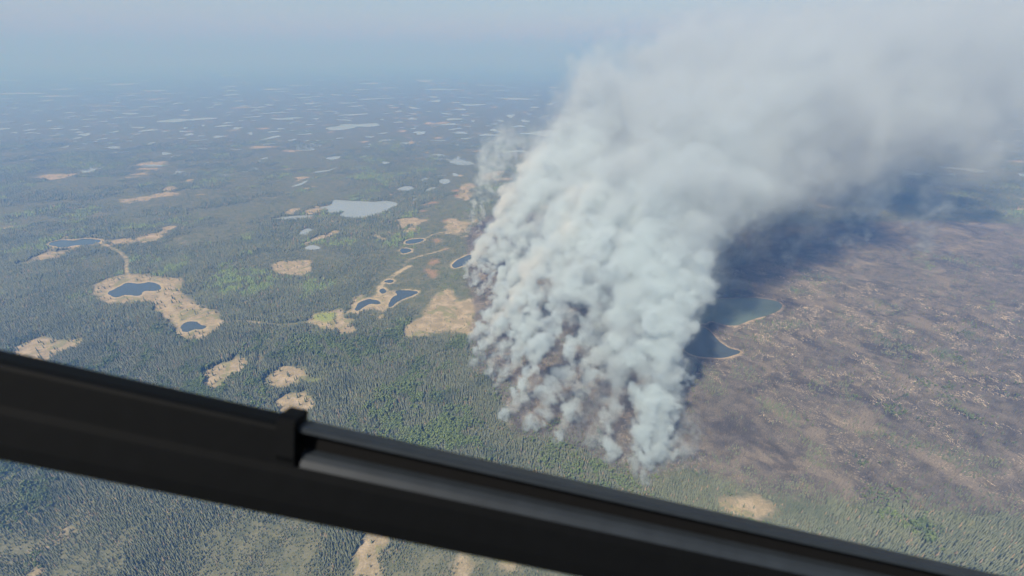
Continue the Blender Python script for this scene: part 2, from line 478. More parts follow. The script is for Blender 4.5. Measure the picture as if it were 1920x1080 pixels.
ch = NT('charred_wood'); ch.bsdf(ch.mix(ch.n('ShaderNodeObjectInfo').outputs['Random'], (.035, .03, .03), (.19, .165, .14)), .9, .1)

def cone_ring(vs_, fs, r0, z0, r1, z1, n, ph=0):
    b = len(vs_)
    for k in range(n):
        a = 2 * math.pi * k / n + ph
        vs_.append((r0 * math.cos(a), r0 * math.sin(a), z0))
    for k in range(n):
        a = 2 * math.pi * k / n + ph
        vs_.append((r1 * math.cos(a), r1 * math.sin(a), z1))
    for k in range(n):
        j = (k + 1) % n
        fs += [(b + k, b + j, b + n + j), (b + k, b + n + j, b + n + k)]
def trunk_mesh(name, h, r, n=5):
    v_, f_ = [], []
    cone_ring(v_, f_, r, -.2, r * .75, h * .4, n); cone_ring(v_, f_, r * .75, h * .4, r * .2, h, n)
    return mesh_np(name, v_, f_)
def spruce_crown(seed, h=10.0, wid=1.45, club=False):
    q = random.Random(seed); v_, f_ = [], []
    z = h * .08; tiers = 7
    for t in range(tiers):
        f = t / (tiers - 1)
        rad = wid * (1 - f) ** .8 * q.uniform(.75, 1.2) + .22
        if club and f > .75: rad += .35
        top = z + h * .24
        b = len(v_); n = 7; ph = q.random() * 6
        ox, oy = q.uniform(-.12, .12), q.uniform(-.12, .12)
        for k in range(n * 2):
            a = math.pi * k / n + ph
            rr = rad * (q.uniform(.85, 1.2) if k % 2 == 0 else q.uniform(.42, .62))
            v_.append((ox + rr * math.cos(a), oy + rr * math.sin(a), z - (rad * .28 if k % 2 == 0 else -rad * .1)))
        v_.append((ox * .4, oy * .4, min(top, h)))
        for k in range(n * 2): f_.append((b + k, b + (k + 1) % (2 * n), b + 2 * n))
        z += h * (.9 / tiers)
    me = mesh_np('crown', v_, f_)
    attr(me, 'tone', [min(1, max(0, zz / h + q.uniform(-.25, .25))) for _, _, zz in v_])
    return me
def aspen_crown(seed, h=10.0):
    q = random.Random(seed); v_, f_, tn = [], [], []
    lobes = [(q.uniform(-.9, .9), q.uniform(-.9, .9), q.uniform(4.8, 8.6), q.uniform(.9, 1.5)) for _ in range(6)]
    for lx, ly, lz, lr in lobes:
        tone = q.uniform(0, 1)
        for _ in range(16):
            d = Vector((q.gauss(0, 1), q.gauss(0, 1), q.gauss(.25, 1))).normalized()
            c_ = Vector((lx, ly, lz)) + d * lr * q.uniform(.7, 1.05)
            n_ = (d + Vector((q.uniform(-.5, .5), q.uniform(-.5, .5), q.uniform(-.5, .5)))).normalized()
            a_ = n_.orthogonal().normalized(); b_ = n_.cross(a_)
            s = q.uniform(.45, .8); b0 = len(v_)
            for u_, w_ in ((-1, -.6), (.9, -.8), (1, .7), (-.7, 1)):
                v_.append(tuple(c_ + a_ * u_ * s + b_ * w_ * s)); tn.append(min(1, max(0, tone + q.uniform(-.3, .3))))
            f_.append((b0, b0 + 1, b0 + 2)); f_.append((b0, b0 + 2, b0 + 3))
    me = mesh_np('crown', v_, f_)
    attr(me, 'tone', tn)
    return me
def snag_branches(seed, h=8.0):
    q = random.Random(seed); v_, f_ = [], []
    for _ in range(7):
        z = q.uniform(h * .3, h * .9); a = q.random() * 6.3; L = q.uniform(.4, 1.1) * (1.2 - z / h)
        dx, dy = math.cos(a), math.sin(a); b = len(v_)
        for sx in (-.05, .05):
            v_ += [(-dy * sx, dx * sx, z - .05), (dx * L, dy * L, z + q.uniform(-.3, .2)), (-dy * sx, dx * sx, z + .06)]
        f_ += [(b, b + 1, b + 2), (b + 3, b + 5, b + 4), (b, b + 3, b + 1)]
    return mesh_np('branch', v_, f_)

SPR = [(spruce_crown(1), trunk_mesh('trunk', 9.4, .14)), (spruce_crown(2, 10, 1.15, True), trunk_mesh('trunk', 9.4, .13)), (spruce_crown(3, 10, 1.75), trunk_mesh('trunk', 9.4, .16))]
ASP = [(aspen_crown(4), trunk_mesh('trunk', 7.5, .13)), (aspen_crown(5), trunk_mesh('trunk', 7.5, .13))]
SNG = [(snag_branches(6), trunk_mesh('trunk', 8.0, .16)), (snag_branches(7), trunk_mesh('trunk', 8.0, .13))]
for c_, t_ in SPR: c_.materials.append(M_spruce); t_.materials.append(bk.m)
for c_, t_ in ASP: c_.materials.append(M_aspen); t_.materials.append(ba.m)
for c_, t_ in SNG: c_.materials.append(ch.m); t_.materials.append(ch.m)

def scatter(y0, y1, sp, margin=120):
    """jittered points on the ground inside the wedge the picture can see"""
    ys = np.arange(y0, y1, sp)
    X_, Y_ = [], []
    for yy in ys:
        half = (yy * cP + H * sP) * 960 / F + margin
        xs = np.arange(-half, half, sp)
        X_.append(xs); Y_.append(np.full(len(xs), yy))
    x = np.concatenate(X_); y = np.concatenate(Y_)
    x = x + rng.uniform(-.5, .5, len(x)) * sp; y = y + rng.uniform(-.5, .5, len(y)) * sp
    return x, y
def grow(x, y):
    """what stands at each point: kind 0 nothing 1 spruce 2 aspen 3 snag, and its height"""
    f = fields(x, y, False)
    n = len(x); u = rng.random(n)
    clump = fbm2(x, y, 35, 3, 4); big = fbm2(x, y, 260, 3, 6)
    edge = (fbm2(x, y, 30, 3, 9) - .5) * 40
    open_ = (f['meadow'] + edge > -3) | (f['rim'] > -1) | (f['water'] > -4) | (f['green'] > -4)
    pr = .55 + .5 * sstep(.35, .6, clump)
    pr = pr * (1 - .82 * f['bog']) * np.where(f['orange'] > -10, .15, 1)
    pr = pr * (1 - f['stunt']) + f['stunt'] * (.35 + .5 * sstep(.4, .62, clump))
    kind = np.where(u < pr, 1, 0)
    hgt = 7.5 + 5 * sstep(.3, .65, big) + rng.normal(0, 1.6, n)
    hgt = hgt * (1 - .45 * f['bog'])
    hgt = hgt * (1 - f['stunt']) + f['stunt'] * (3.2 + 2.2 * clump + rng.normal(0, .8, n))
    asp = (rng.random(n) < f['aspen'] * sstep(.38, .56, fbm2(x, y, 22, 2, 12)) * .95) & (kind == 1) & (f['stunt'] < .5)
    kind = np.where(asp, 2, kind)
    b = f['burn'] + edge
    green_left = sstep(70, 5, b) * .6 + .5 * sstep(.6, .7, fbm2(x, y, 60, 3, 15))
    inb = b > 0
    kind = np.where(inb, np.where(rng.random(n) < green_left * .8, kind, np.where(rng.random(n) < .42, 3, 0)), kind)
    hgt = np.where(inb, 4.5 + 3 * big + rng.normal(0, 1, n), hgt)
    kind = np.where(open_, 0, kind)
    # few trees dot the open bogs
    kind = np.where(open_ & (f['water'] < -4) & (f['rim'] < -1) & (f['meadow'] < 60) & (rng.random(n) < .025), 1, kind)
    return kind, np.clip(hgt, 2.0, 17)

NEAR_Y = 930
x, y = scatter(215, NEAR_Y + 170, 2.7)
mk = rng.random(len(x)) > sstep(NEAR_Y - 170, NEAR_Y + 170, y)
x, y = x[mk], y[mk]
k_, h_ = grow(x, y)
m = k_ > 0
x, y, k_, h_ = x[m], y[m], k_[m], h_[m]
rot = rng.uniform(0, 6.28, len(x)); var = rng.integers(0, 6, len(x))
print('near trees', len(x), [(k_ == i).sum() for i in (1, 2, 3)])

px, py, dep = project(np.stack([x, y, h_ * .6], 1))
bar_top = 785 + (px - 575) * .2228; bar_bot = 972 + (px - 575) * .2018
vis = (px > 3) & (px < 1917) & (py > 3) & (py < 1077) & ~((py > bar_top - 4) & (py < bar_bot + 4))
size = np.where(vis, h_ / dep, 0)
TREES = {1: ('spruce_tree', 'slim dark green spruce standing in the dense forest below the helicopter', 'tree', 'spruce trees of the forest', SPR, 'spruce_forest', 'dense dark green spruce forest covering the near plain'),
         2: ('aspen_tree', 'rounded light green aspen growing among the dark spruces', 'tree', 'aspen trees among the spruces', ASP, 'aspen_wood', 'light green aspen stand mixed into the spruce forest'),
         3: ('burnt_tree', 'bare charred tree trunk standing in the burnt ground', 'dead tree', 'charred trees on the burnt ground', SNG, 'burnt_wood', 'bare charred trunks all over the burnt ground')}
def gn_points(name, pos, scl, rotz, vi, src, label):
    me = bpy.data.meshes.new(name)
    me.vertices.add(len(pos)); me.vertices.foreach_set('co', pos.astype(np.float32).ravel())
    attr(me, 'scl', scl); attr(me, 'rotz', rotz)
    a = me.attributes.new('vi', 'INT', 'POINT'); a.data.foreach_set('value', vi.astype(np.int32))
    o = link(name, me)
    ng = bpy.data.node_groups.new(name, 'GeometryNodeTree')
    ng.interface.new_socket('Geometry', in_out='INPUT', socket_type='NodeSocketGeometry')
    ng.interface.new_socket('Geometry', in_out='OUTPUT', socket_type='NodeSocketGeometry')
    N, L = ng.nodes.new, ng.links.new
    gi, go, ip, allj = N('NodeGroupInput'), N('NodeGroupOutput'), N('GeometryNodeInstanceOnPoints'), N('GeometryNodeJoinGeometry')
    for crown_o, trunk_o in reversed(src):
        j = N('GeometryNodeJoinGeometry')
        for q in (crown_o, trunk_o):
            oi = N('GeometryNodeObjectInfo'); oi.transform_space = 'ORIGINAL'; oi.inputs['Object'].default_value = q
            L(oi.outputs['Geometry'], j.inputs[0])
        g2 = N('GeometryNodeGeometryToInstance'); L(j.outputs[0], g2.inputs[0]); L(g2.outputs[0], allj.inputs[0])
    def na(nm, t):
        q = N('GeometryNodeInputNamedAttribute'); q.data_type = t; q.inputs['Name'].default_value = nm; return q.outputs[0]
    L(gi.outputs[0], ip.inputs['Points']); L(allj.outputs[0], ip.inputs['Instance'])
    ip.inputs['Pick Instance'].default_value = True
    L(na('vi', 'INT'), ip.inputs['Instance Index'])
    cx = N('ShaderNodeCombineXYZ'); L(na('rotz', 'FLOAT'), cx.inputs[2])
    L(cx.outputs[0], ip.inputs['Rotation'])
    cs = N('ShaderNodeCombineXYZ'); s_ = na('scl', 'FLOAT')
    wd = N('ShaderNodeMath'); wd.operation = 'POWER'; L(s_, wd.inputs[0]); wd.inputs[1].default_value = .8
    for i in range(2): L(wd.outputs[0], cs.inputs[i])
    L(s_, cs.inputs[2]); L(cs.outputs[0], ip.inputs['Scale'])
    L(ip.outputs[0], go.inputs[0])
    md = o.modifiers.new('scatter', 'NODES'); md.node_group = ng
    return tag(o, label, kind='stuff')
for kk, (nm, lab, cat, grp, proto, mass, mlab) in TREES.items():
    base_h = 8.0 if kk == 3 else 10.0
    ids = np.nonzero(k_ == kk)[0]
    order = ids[np.argsort(-size[ids])]
    chosen = [i for i in order[:300] if size[i] > 0]
    part_names = ('branch', 'trunk') if kk == 3 else ('crown', 'trunk')
    src, first = {}, None
    for n_, i in enumerate(chosen):
        vi = int(var[i]) % len(proto)
        s = h_[i] / base_h
        root = bpy.data.objects.new(nm, None); COL.objects.link(root)
        root.location = (x[i], y[i], 0); root.rotation_euler = (0, 0, rot[i]); root.scale = (s ** .8, s ** .8, s)
        root.empty_display_size = .5
        tag(root, lab, cat, grp)
        if vi not in src:
            src[vi] = tuple(link(a_, me_, None, root) for a_, me_ in zip(part_names, proto[vi]))
        else:
            for q in src[vi]:
                c_ = q.copy(); COL.objects.link(c_); c_.parent = root
    rest = np.setdiff1d(ids, np.array(chosen, int))
    srcs = [src[v_] for v_ in sorted(src)]
    if len(rest):
        gn_points(mass, np.stack([x[rest], y[rest], np.zeros(len(rest))], 1), h_[rest] / base_h, rot[rest], var[rest] % len(srcs), srcs, mlab)
print('near placed', time.time() - T0)

# farther forest: each tree a small cone, joined, out to where single trees can no longer be told apart
def far_forest(name, lab, y0, y1, sp, wide, m_, sides=3, b0=170, b1=300):
    x, y = scatter(y0 - b0, y1 + b1, sp)
    mk = (rng.random(len(x)) < sstep(y0 - b0, y0 + b0, y)) & (rng.random(len(x)) > sstep(y1 - b1, y1 + b1, y))
    x, y = x[mk], y[mk]
    k, h = grow(x, y)
    mk = (k > 0)
    x, y, k, h = x[mk], y[mk], k[mk], h[mk]
    n = len(x); r = h * .15 * wide * np.where(k == 2, 1.7, np.where(k == 3, .22, 1)) * rng.uniform(.8, 1.25, n)
    h = np.where(k == 2, h * .9, h)
    a0 = rng.uniform(0, 6.28, n)
    V = np.zeros((n, sides + 1, 3), np.float32)
    for s in range(sides):
        V[:, s, 0] = x + r * np.cos(a0 + s * 2 * np.pi / sides); V[:, s, 1] = y + r * np.sin(a0 + s * 2 * np.pi / sides); V[:, s, 2] = h * .08
    V[:, sides] = np.stack([x, y, h], 1)
    b = (np.arange(n) * (sides + 1))[:, None]
    Fc = np.concatenate([np.stack([b[:, 0] + s, b[:, 0] + (s + 1) % sides, b[:, 0] + sides], 1) for s in range(sides)])
    me = mesh_np(name, V.reshape(-1, 3), Fc)
    tone = np.repeat(rng.random(n), sides + 1); kk = np.repeat(k, sides + 1)
    attr(me, 'tone', tone); attr(me, 'sort', kk)
    print(name, n)
    return tag(link(name, me, m_), lab, kind='stuff')
fm = NT('far_foliage')
tone = fm.attr('tone'); srt = fm.attr('sort')
c = fm.mix(tone, (.046, .060, .042), (.088, .102, .07))
st = fm.noise(fm.pos(), .011, 4, .6)
c = fm.mix(fm.math('MULTIPLY', fm.ss(st, .5, .66), .6), c, (.09, .106, .066))
c = fm.mix(fm.math('MULTIPLY', fm.ss(st, .5, .36), .5), c, (.043, .06, .04))
c = fm.mix(fm.ss(tone, .955, .965), c, (.13, .105, .07))
c = fm.mix(fm.ss(srt, 1.4, 1.6), c, fm.mix(tone, (.062, .098, .036), (.11, .145, .058)))
c = fm.mix(fm.ss(srt, 2.4, 2.6), c, fm.mix(tone, (.035, .03, .03), (.19, .165, .14)))
fm.bsdf(c, .85, .15)
far_forest('spruce_forest', 'dark green forest round the tan bogs and ponds beyond the fire front', NEAR_Y, 1500, 3.2, 1.0, fm.m)
far_forest('spruce_forest', 'dark forest round the large pale lake', 1500, 3300, 6.0, 1.45, fm.m, 3, 300, 600)

# bleached fallen logs on the burnt ground
x, y = scatter(420, 1250, 7.0)
f = fields(x, y, False)
pn = np.abs(fbm2(x, y, 70, 3, 21) - .5)
mk = (f['burn'] > 4) & (pn < .03) & (f['water'] < -4) & (rng.random(len(x)) < .9 * sstep(.42, .62, fbm2(x, y, 260, 3, 25)))
x, y = x[mk], y[mk]
n = len(x); rep = 3
x = np.repeat(x, rep) + rng.normal(0, 4, n * rep); y = np.repeat(y, rep) + rng.normal(0, 4, n * rep); n *= rep
a = rng.normal(1.2, .7, n); L_ = rng.uniform(2.5, 7, n); wdt = rng.uniform(.18, .34, n)
V = np.zeros((n, 6, 3), np.float32)
for e, s in enumerate((-1, 1)):
    for q, (o_, z_) in enumerate(((-1, .05), (1, .05), (0, .45))):
        V[:, e * 3 + q, 0] = x + s * L_ / 2 * np.cos(a) - o_ * wdt * np.sin(a)
        V[:, e * 3 + q, 1] = y + s * L_ / 2 * np.sin(a) + o_ * wdt * np.cos(a)
        V[:, e * 3 + q, 2] = z_
b = np.arange(n) * 6
Fc = np.concatenate([np.stack([b + i, b + j, b + k], 1) for i, j, k in ((0, 3, 5), (0, 5, 2), (1, 2, 5), (1, 5, 4))])
lg = NT('bleached_wood'); lg.bsdf(lg.mix(lg.noise(lg.pos(), .4, 2), (.22, .19, .15), (.42, .37, .30)), .9, .1)
tag(link('fallen_logs', mesh_np('fallen_logs', V.reshape(-1, 3), Fc), lg.m), 'pale bleached fallen logs strewn in streaks over the burnt ground', kind='stuff')
print('trees', time.time() - T0)

# ------------------------------------------------------------------ smoke
def noise3(shape, cell, q):
    lat = q.random([int(s / cell) + 3 for s in shape]).astype(np.float32)
    for ax in range(3):
        t = (np.arange(shape[ax]) / cell).astype(np.float32)
        i = t.astype(int); fr = t - i; fr = fr * fr * (3 - 2 * fr)
        sh = [1, 1, 1]; sh[ax] = -1; fr = fr.reshape(sh)
        lat = np.take(lat, i, ax) * (1 - fr) + np.take(lat, i + 1, ax) * fr
    return lat
def fbm3(shape, cell, oct, q):
    s = 0; amp = .5; tot = 0
    for k in range(oct):
        if cell / 2 ** k < 1.3: break
        s = s + amp * noise3(shape, cell / 2 ** k, q); tot += amp; amp *= .66
    return s / tot

def smoke_mat(name, scatter, absorb):
    m = bpy.data.materials.new(name); m.use_nodes = True; t = m.node_tree; t.nodes.clear()
    o = t.nodes.new('ShaderNodeOutputMaterial'); a = t.nodes.new('ShaderNodeAttribute'); a.attribute_name = 'density'
    s = t.nodes.new('ShaderNodeVolumeScatter'); s.inputs['Color'].default_value = (*scatter, 1); s.inputs['Anisotropy'].default_value = .25
    ab = t.nodes.new('ShaderNodeVolumeAbsorption'); ab.inputs['Color'].default_value = (1 - absorb[0], 1 - absorb[1], 1 - absorb[2], 1)
    ad = t.nodes.new('ShaderNodeAddShader')
    dv = t.nodes.new('ShaderNodeMath'); dv.operation = 'MULTIPLY'; dv.inputs[1].default_value = .001; t.links.new(a.outputs['Fac'], dv.inputs[0])
    for n_ in (s, ab): t.links.new(dv.outputs[0], n_.inputs['Density'])
    t.links.new(s.outputs[0], ad.inputs[0]); t.links.new(ab.outputs[0], ad.inputs[1]); t.links.new(ad.outputs[0], o.inputs['Volume'])
    return m
M_smoke = smoke_mat('smoke', (.80, .92, 1.0), (.335, .28, .25))
M_cream = smoke_mat('cream_smoke', (.86, .93, .98), (.27, .265, .275))
M_cloud = smoke_mat('aged_smoke', (.80, .92, 1.0), (.47, .43, .40))

def volume(name, label, mn, vox, d, m):
    res = d.shape
    mx = [a + (r - 1) * vox for a, r in zip(mn, res)]
    me = bpy.data.meshes.new(name); me.vertices.add(d.size)
    attr(me, 'd', np.maximum(d * 1000.0, 0.0015))
    o = link(name, me, m)
    ng = bpy.data.node_groups.new(name, 'GeometryNodeTree')
    ng.interface.new_socket('Geometry', in_out='INPUT', socket_type='NodeSocketGeometry')
    ng.interface.new_socket('Geometry', in_out='OUTPUT', socket_type='NodeSocketGeometry')
    N, L = ng.nodes.new, ng.links.new
    gi, go, vc, ps = N('NodeGroupInput'), N('NodeGroupOutput'), N('GeometryNodeVolumeCube'), N('GeometryNodeInputPosition')
    vc.inputs['Min'].default_value = mn; vc.inputs['Max'].default_value = mx
    for k, r in zip('XYZ', res): vc.inputs['Resolution ' + k].default_value = r
    sub = N('ShaderNodeVectorMath'); sub.operation = 'SUBTRACT'; L(ps.outputs[0], sub.inputs[0]); sub.inputs[1].default_value = mn
    mul = N('ShaderNodeVectorMath'); mul.operation = 'SCALE'; L(sub.outputs[0], mul.inputs[0]); mul.inputs['Scale'].default_value = 1 / vox
    sp = N('ShaderNodeSeparateXYZ'); L(mul.outputs[0], sp.inputs[0])
    ii = []
    for k in range(3):
        f = N('FunctionNodeFloatToInt'); f.rounding_mode = 'ROUND'; L(sp.outputs[k], f.inputs[0]); ii.append(f.outputs[0])
    def im(a, b, op):
        n_ = N('FunctionNodeIntegerMath'); n_.operation = op; L(a, n_.inputs[0])
        if isinstance(b, int): n_.inputs[1].default_value = b
        else: L(b, n_.inputs[1])
        return n_.outputs[0]
    ix = im(im(im(im(ii[0], res[1], 'MULTIPLY'), ii[1], 'ADD'), res[2], 'MULTIPLY'), ii[2], 'ADD')
    na = N('GeometryNodeInputNamedAttribute'); na.data_type = 'FLOAT'; na.inputs['Name'].default_value = 'd'
    si = N('GeometryNodeSampleIndex'); si.data_type = 'FLOAT'; si.domain = 'POINT'
    L(gi.outputs[0], si.inputs['Geometry']); L(na.outputs[0], si.inputs['Value']); L(ix, si.inputs['Index']); L(si.outputs[0], vc.inputs['Density'])
    sm = N('GeometryNodeSetMaterial'); sm.inputs['Material'].default_value = m
    L(vc.outputs[0], sm.inputs[0]); L(sm.outputs[0], go.inputs[0])
    o.modifiers.new('smoke', 'NODES').node_group = ng
    return tag(o, label, kind='stuff')

def path(src, s):
    """where smoke of this source has got to after drifting s metres over the ground"""
    b, hx, cx, zm, s0 = src['p'], src['hx'], src['cx'], src['zm'], src['s0']
    return np.array([b[0] + hx * s + cx * s * s, b[1] + s, 4 + zm * (1 - math.exp(-s / s0))])
def puffs(src, s_a, s_b, q, wide=0.0):
    """big puffs along the drift, each with smaller ones on its surface: rows of x y z r density"""
    out = []; s = s_a
    while s < s_b:
        Rr = src['r0'] + src['spread'] * s + max(0, s - 300) * wide
        c0 = path(src, s)
        fade = sstep(s_a - 1, s_a + (180 if s_a > 0 else 0.1), s) * (1 - sstep(s_b * .5, s_b, s))
        dn = src['den'] * (src['r0'] / Rr) ** src.get('dil', .75) * float(fade)
        for _ in range(src.get('m', 3)):
            off = q.normal(0, .36, 3) * Rr; off[2] *= .85
            r = Rr * q.uniform(.4, .74); c_ = c0 + off
            dd = dn * q.uniform(.45, 1.35) * (1 - .88 * float(sstep(380, 720, c_[2]))) * (float(sstep(30, 190, c_[2])) if s_a > 0 else 1)
            out.append((*c_, r, dd))
            for _ in range(9):
                d = q.normal(0, 1, 3); d /= np.linalg.norm(d)
                out.append((*(c_ + d * r * .8), r * q.uniform(.2, .5), dd * q.uniform(.8, 1.2)))
        s += .6 * Rr
    return out
def smoke(name, label, pf, vox, seed, warp, erode, cells, m=M_smoke, zlo=-1.0, sharp=1.35, thin=.6, bite=.5):
    pf = np.array(pf); pf = pf[(pf[:, 2] + pf[:, 3] < 1150) & (pf[:, 0] + pf[:, 3] < 2500)]; q = np.random.default_rng(seed)
    lo = (pf[:, :3] - pf[:, 3:4]).min(0) - warp - vox; hi = (pf[:, :3] + pf[:, 3:4]).max(0) + warp + vox
    lo[2] = max(zlo, lo[2])
    shp = tuple(int(v_) for v_ in np.ceil((hi - lo) / vox) + 1)
    T = np.zeros(shp, np.float32); Dn = np.zeros(shp, np.float32)
    axs = [lo[i] + np.arange(shp[i]) * vox for i in range(3)]
    for X_, Y_, Z_, r, dn in pf:
        if dn <= 0: continue
        i0 = [max(0, int((c_ - r - l) / vox)) for c_, l in zip((X_, Y_, Z_), lo)]
        i1 = [min(s_, int((c_ + r - l) / vox) + 2) for c_, l, s_ in zip((X_, Y_, Z_), lo, shp)]
        if any(a >= b for a, b in zip(i0, i1)): continue
        dx, dy, dz = (((axs[k][i0[k]:i1[k]] - c_) / r) ** 2 for k, c_ in enumerate((X_, Y_, Z_)))
        t = (1 - (dx[:, None, None] + dy[None, :, None] + dz[None, None, :])).astype(np.float32)
        np.clip(t, 0, 1, out=t)
        w_ = (slice(i0[0], i1[0]), slice(i0[1], i1[1]), slice(i0[2], i1[2]))
        np.maximum(T[w_], t, out=T[w_])
        np.maximum(Dn[w_], np.minimum(t * 4, 1) * np.float32(dn), out=Dn[w_])
    # turbulence: fetch from displaced cells, then eat wisps out of the puffs' edges
    ii = np.indices(shp, dtype=np.int16)
    for a_ in range(3):
        e_ = [slice(None)] * 3
        for c_ in (0, -1):
            e_[a_] = c_; T[tuple(e_)] = 0
    amp = warp / vox
    for k in range(3):
        n_ = fbm3(shp, cells[0] / vox, 5, q) - .5
        ii[k] = np.clip(ii[k] + np.rint(n_ * 4.4 * amp).astype(np.int16), 0, shp[k] - 1)
    T = T[ii[0], ii[1], ii[2]]; Dn = Dn[ii[0], ii[1], ii[2]]
    del ii
    T -= bite * (fbm3(shp, cells[0] / vox * .8, 5, q) * 1.7 - .45)
    np.clip(T * sharp, 0, 1, out=T)
    d = T * Dn * thin
    del T, Dn
    e = fbm3(shp, cells[1] / vox, 3, q)
    d *= (1 - erode) + erode * 1.7 * sstep(.38, .62, e)
    d[d < 1e-5] = 0
    d[:, :, :1] = 0
    nz = np.nonzero(d.max((1, 2)))[0]; ny2 = np.nonzero(d.max((0, 2)))[0]; nz3 = np.nonzero(d.max((0, 1)))[0]
    sl3 = [(max(0, a[0] - 1), a[-1] + 2) for a in (nz, ny2, nz3)]
    d = np.ascontiguousarray(d[sl3[0][0]:sl3[0][1], sl3[1][0]:sl3[1][1], sl3[2][0]:sl3[2][1]])
    lo = [float(lo[i] + sl3[i][0] * vox) for i in range(3)]
    print(name, lo[2] + d.shape[2] * vox, d.shape, d.size / 1e6, float(d.max()))
    return volume(name, label, lo, vox, d, m)

def S(px, py, r0, den, hx=.35, cx=.00030, zm=520, s0=430, spread=.2, **kw):
    return dict(p=at(px, py), r0=r0, den=den, hx=hx, cx=cx, zm=zm, s0=s0, spread=spread, **kw)
FRONTS = {
 'b': [S(868,524,8.5,0.069,.75,.0001,spread=0.144), S(884,538,9.8,0.069,.75,.0001,spread=0.156), S(902,552,9.8,0.069,.75,.0001,spread=0.156), S(925,560,11.0,0.069,.7,.0001,spread=0.180), S(915,512,15.9,0.092,.7,.0001,spread=0.204), S(948,556,14.6,0.069,.7,.0001,spread=0.204)],
 'c': [S(884,640,12.2,0.103,1.0,.0001,spread=0.168), S(880,690,11.0,0.138,1.05,.0001,spread=0.144), S(905,704,9.8,0.103,1.1,.0001,spread=0.144), S(925,640,13.4,0.069,.95,.0001,spread=0.180)],
 'd': [S(932,728,8.5,0.092,.9,.00015,spread=0.120), S(948,788,9.8,0.138,.75,.00025,spread=0.132), S(998,816,11.0,0.115,.75,.0003,spread=0.132), S(1042,827,11.0,0.161,.8,.0003,spread=0.144), S(1066,830,6.1,0.057,.5,.0003,spread=0.120)],
 'k': [S(888,498,13.4,0.149,.75,.0001,spread=0.180), S(905,655,13.4,0.103,1.0,.0001,spread=0.180)],
 'f': [S(1104,850,7.3,0.029,.4,spread=0.144), S(1134,868,9.8,0.115,.3,spread=0.156)],
 'g': [S(1187,888,8.5,0.092,.22,.0004,spread=0.132), S(1210,902,11.0,0.149,.25,.0005,spread=0.144), S(1230,878,12.2,0.127,.24,.00055,spread=0.156), S(1252,866,7.3,0.081,.18,.0006,spread=0.132)],
}
INNER = [S(1030,670,16,.010,.5), S(1100,690,16,.010,.35), S(1160,730,16,.014,.3), S(985,590,18,.03,.5), S(1050,610,18,.015,.4), S(1140,650,18,.015,.4), S(1215,730,16,.010,.25),
         S(960,470,20,.05,.35), S(1010,500,20,.04,.4),
         S(1245,670,18,.012,.9,.0005,360,400,.24), S(1285,590,20,.014,1.1,.0005,400,420,.24), S(1225,610,20,.016,.8,.0005,420,420,.24), S(1300,500,24,.02,1.2,.0004,430,420,.25),
         S(1390,475,28,.02,1.0,.0004,420,450,.25), S(1470,500,26,.014,1.0,.0004,380,450,.26), S(1580,470,30,.016,.9,.0004,400,480,.26), S(1720,480,30,.012,.8,.0004,380,480,.26)]
LAB = {'b': 'dense white smoke with a cream edge rising from the fire front beside the slanting pond',
       'c': 'white and cream smoke billowing beside the wide tan clearing',
       'd': 'several slim white smoke columns leaning right in the middle of the fire front',
       'k': 'cream coloured smoke columns among the white ones at the left flank of the fire',
       'f': 'small faint smoke puff between the slim columns and the tall near column',
       'g': 'tall white smoke column rising from the nearest corner of the fire front'}
q0 = np.random.default_rng(3)
cloud = []
LOW = {'b': [(866,526),(874,532),(880,545),(893,556),(912,562),(935,565)], 'c': [(878,660),(880,676),(888,698),(898,706),(914,708),(922,718)], 'k': [],
       'd': [(934,745),(942,770),(956,795),(975,812),(985,824),(1005,822),(1028,828),(1050,830),(1072,832)], 'f': [(1088,845),(1115,862),(1142,872),(1160,880)],
       'g': [(1175,890),(1195,900),(1218,905),(1238,895),(1256,880),(1270,884)]}
for i, (k, L_) in enumerate(FRONTS.items()):
    pf = []
    for a_, b_ in LOW[k]:
        pf += puffs(S(a_ + q0.uniform(-4, 4), b_ + q0.uniform(-3, 3), q0.uniform(3, 4.5), q0.uniform(.015, .05), q0.uniform(.2, .9), 0, q0.uniform(50, 110), 120, .15), 0, q0.uniform(50, 110), q0)
    for s_ in L_:
        pf += puffs(s_, 0, q0.uniform(400, 600), q0)
        if k != 'f': cloud += puffs(s_, q0.uniform(190, 260), 2900, q0, .19 if k == 'g' else .12)
    pf += [(a_, b_, c_ + r_ * .4, r_ * 1.8, dd_ * .06) for a_, b_, c_, r_, dd_ in pf[::5]]
    smoke('smoke_plume', LAB[k], pf, 3.4, 40 + i, 10, .6, (30, 85), thin=1.0, m=M_cream if k == 'k' else M_smoke)
pf = []
for s_ in INNER:
    pf += puffs(s_, 0, 330, q0); cloud += puffs(s_, 230, 2300, q0, .08)
smoke('smoke_plume', 'thin grey smoke drifting over the burnt ground between the columns', pf, 5.5, 50, 14, .8, (40, 50))
pf = puffs(S(878,440,9,.06,.2,.0001,300,260,.15), 0, 700, q0) + puffs(S(898,437,9,.06,.25,.0001,300,260,.15), 0, 700, q0)
smoke('smoke_plume', 'small separate white smoke plume at the far left end of the fire', pf, 4.0, 60, 11, .7, (30, 36))
pf = puffs(S(1298,888,4,.035,-.25,0,120,110,.18), 0, 200, q0) + puffs(S(1321,890,4,.045,-.3,0,160,150,.15), 0, 260, q0)
smoke('smoke_plume', 'thin wisp of grey smoke over the burnt ground right of the tall column', pf, 2.6, 61, 6, .8, (18, 22))
smoke('smoke_cloud', 'huge grey white smoke cloud drifting away to the upper right', cloud, 8.6, 70, 52, .95, (125, 210), sharp=1.45, thin=.36, bite=.62, m=M_cloud)
print('smoke', time.time() - T0)

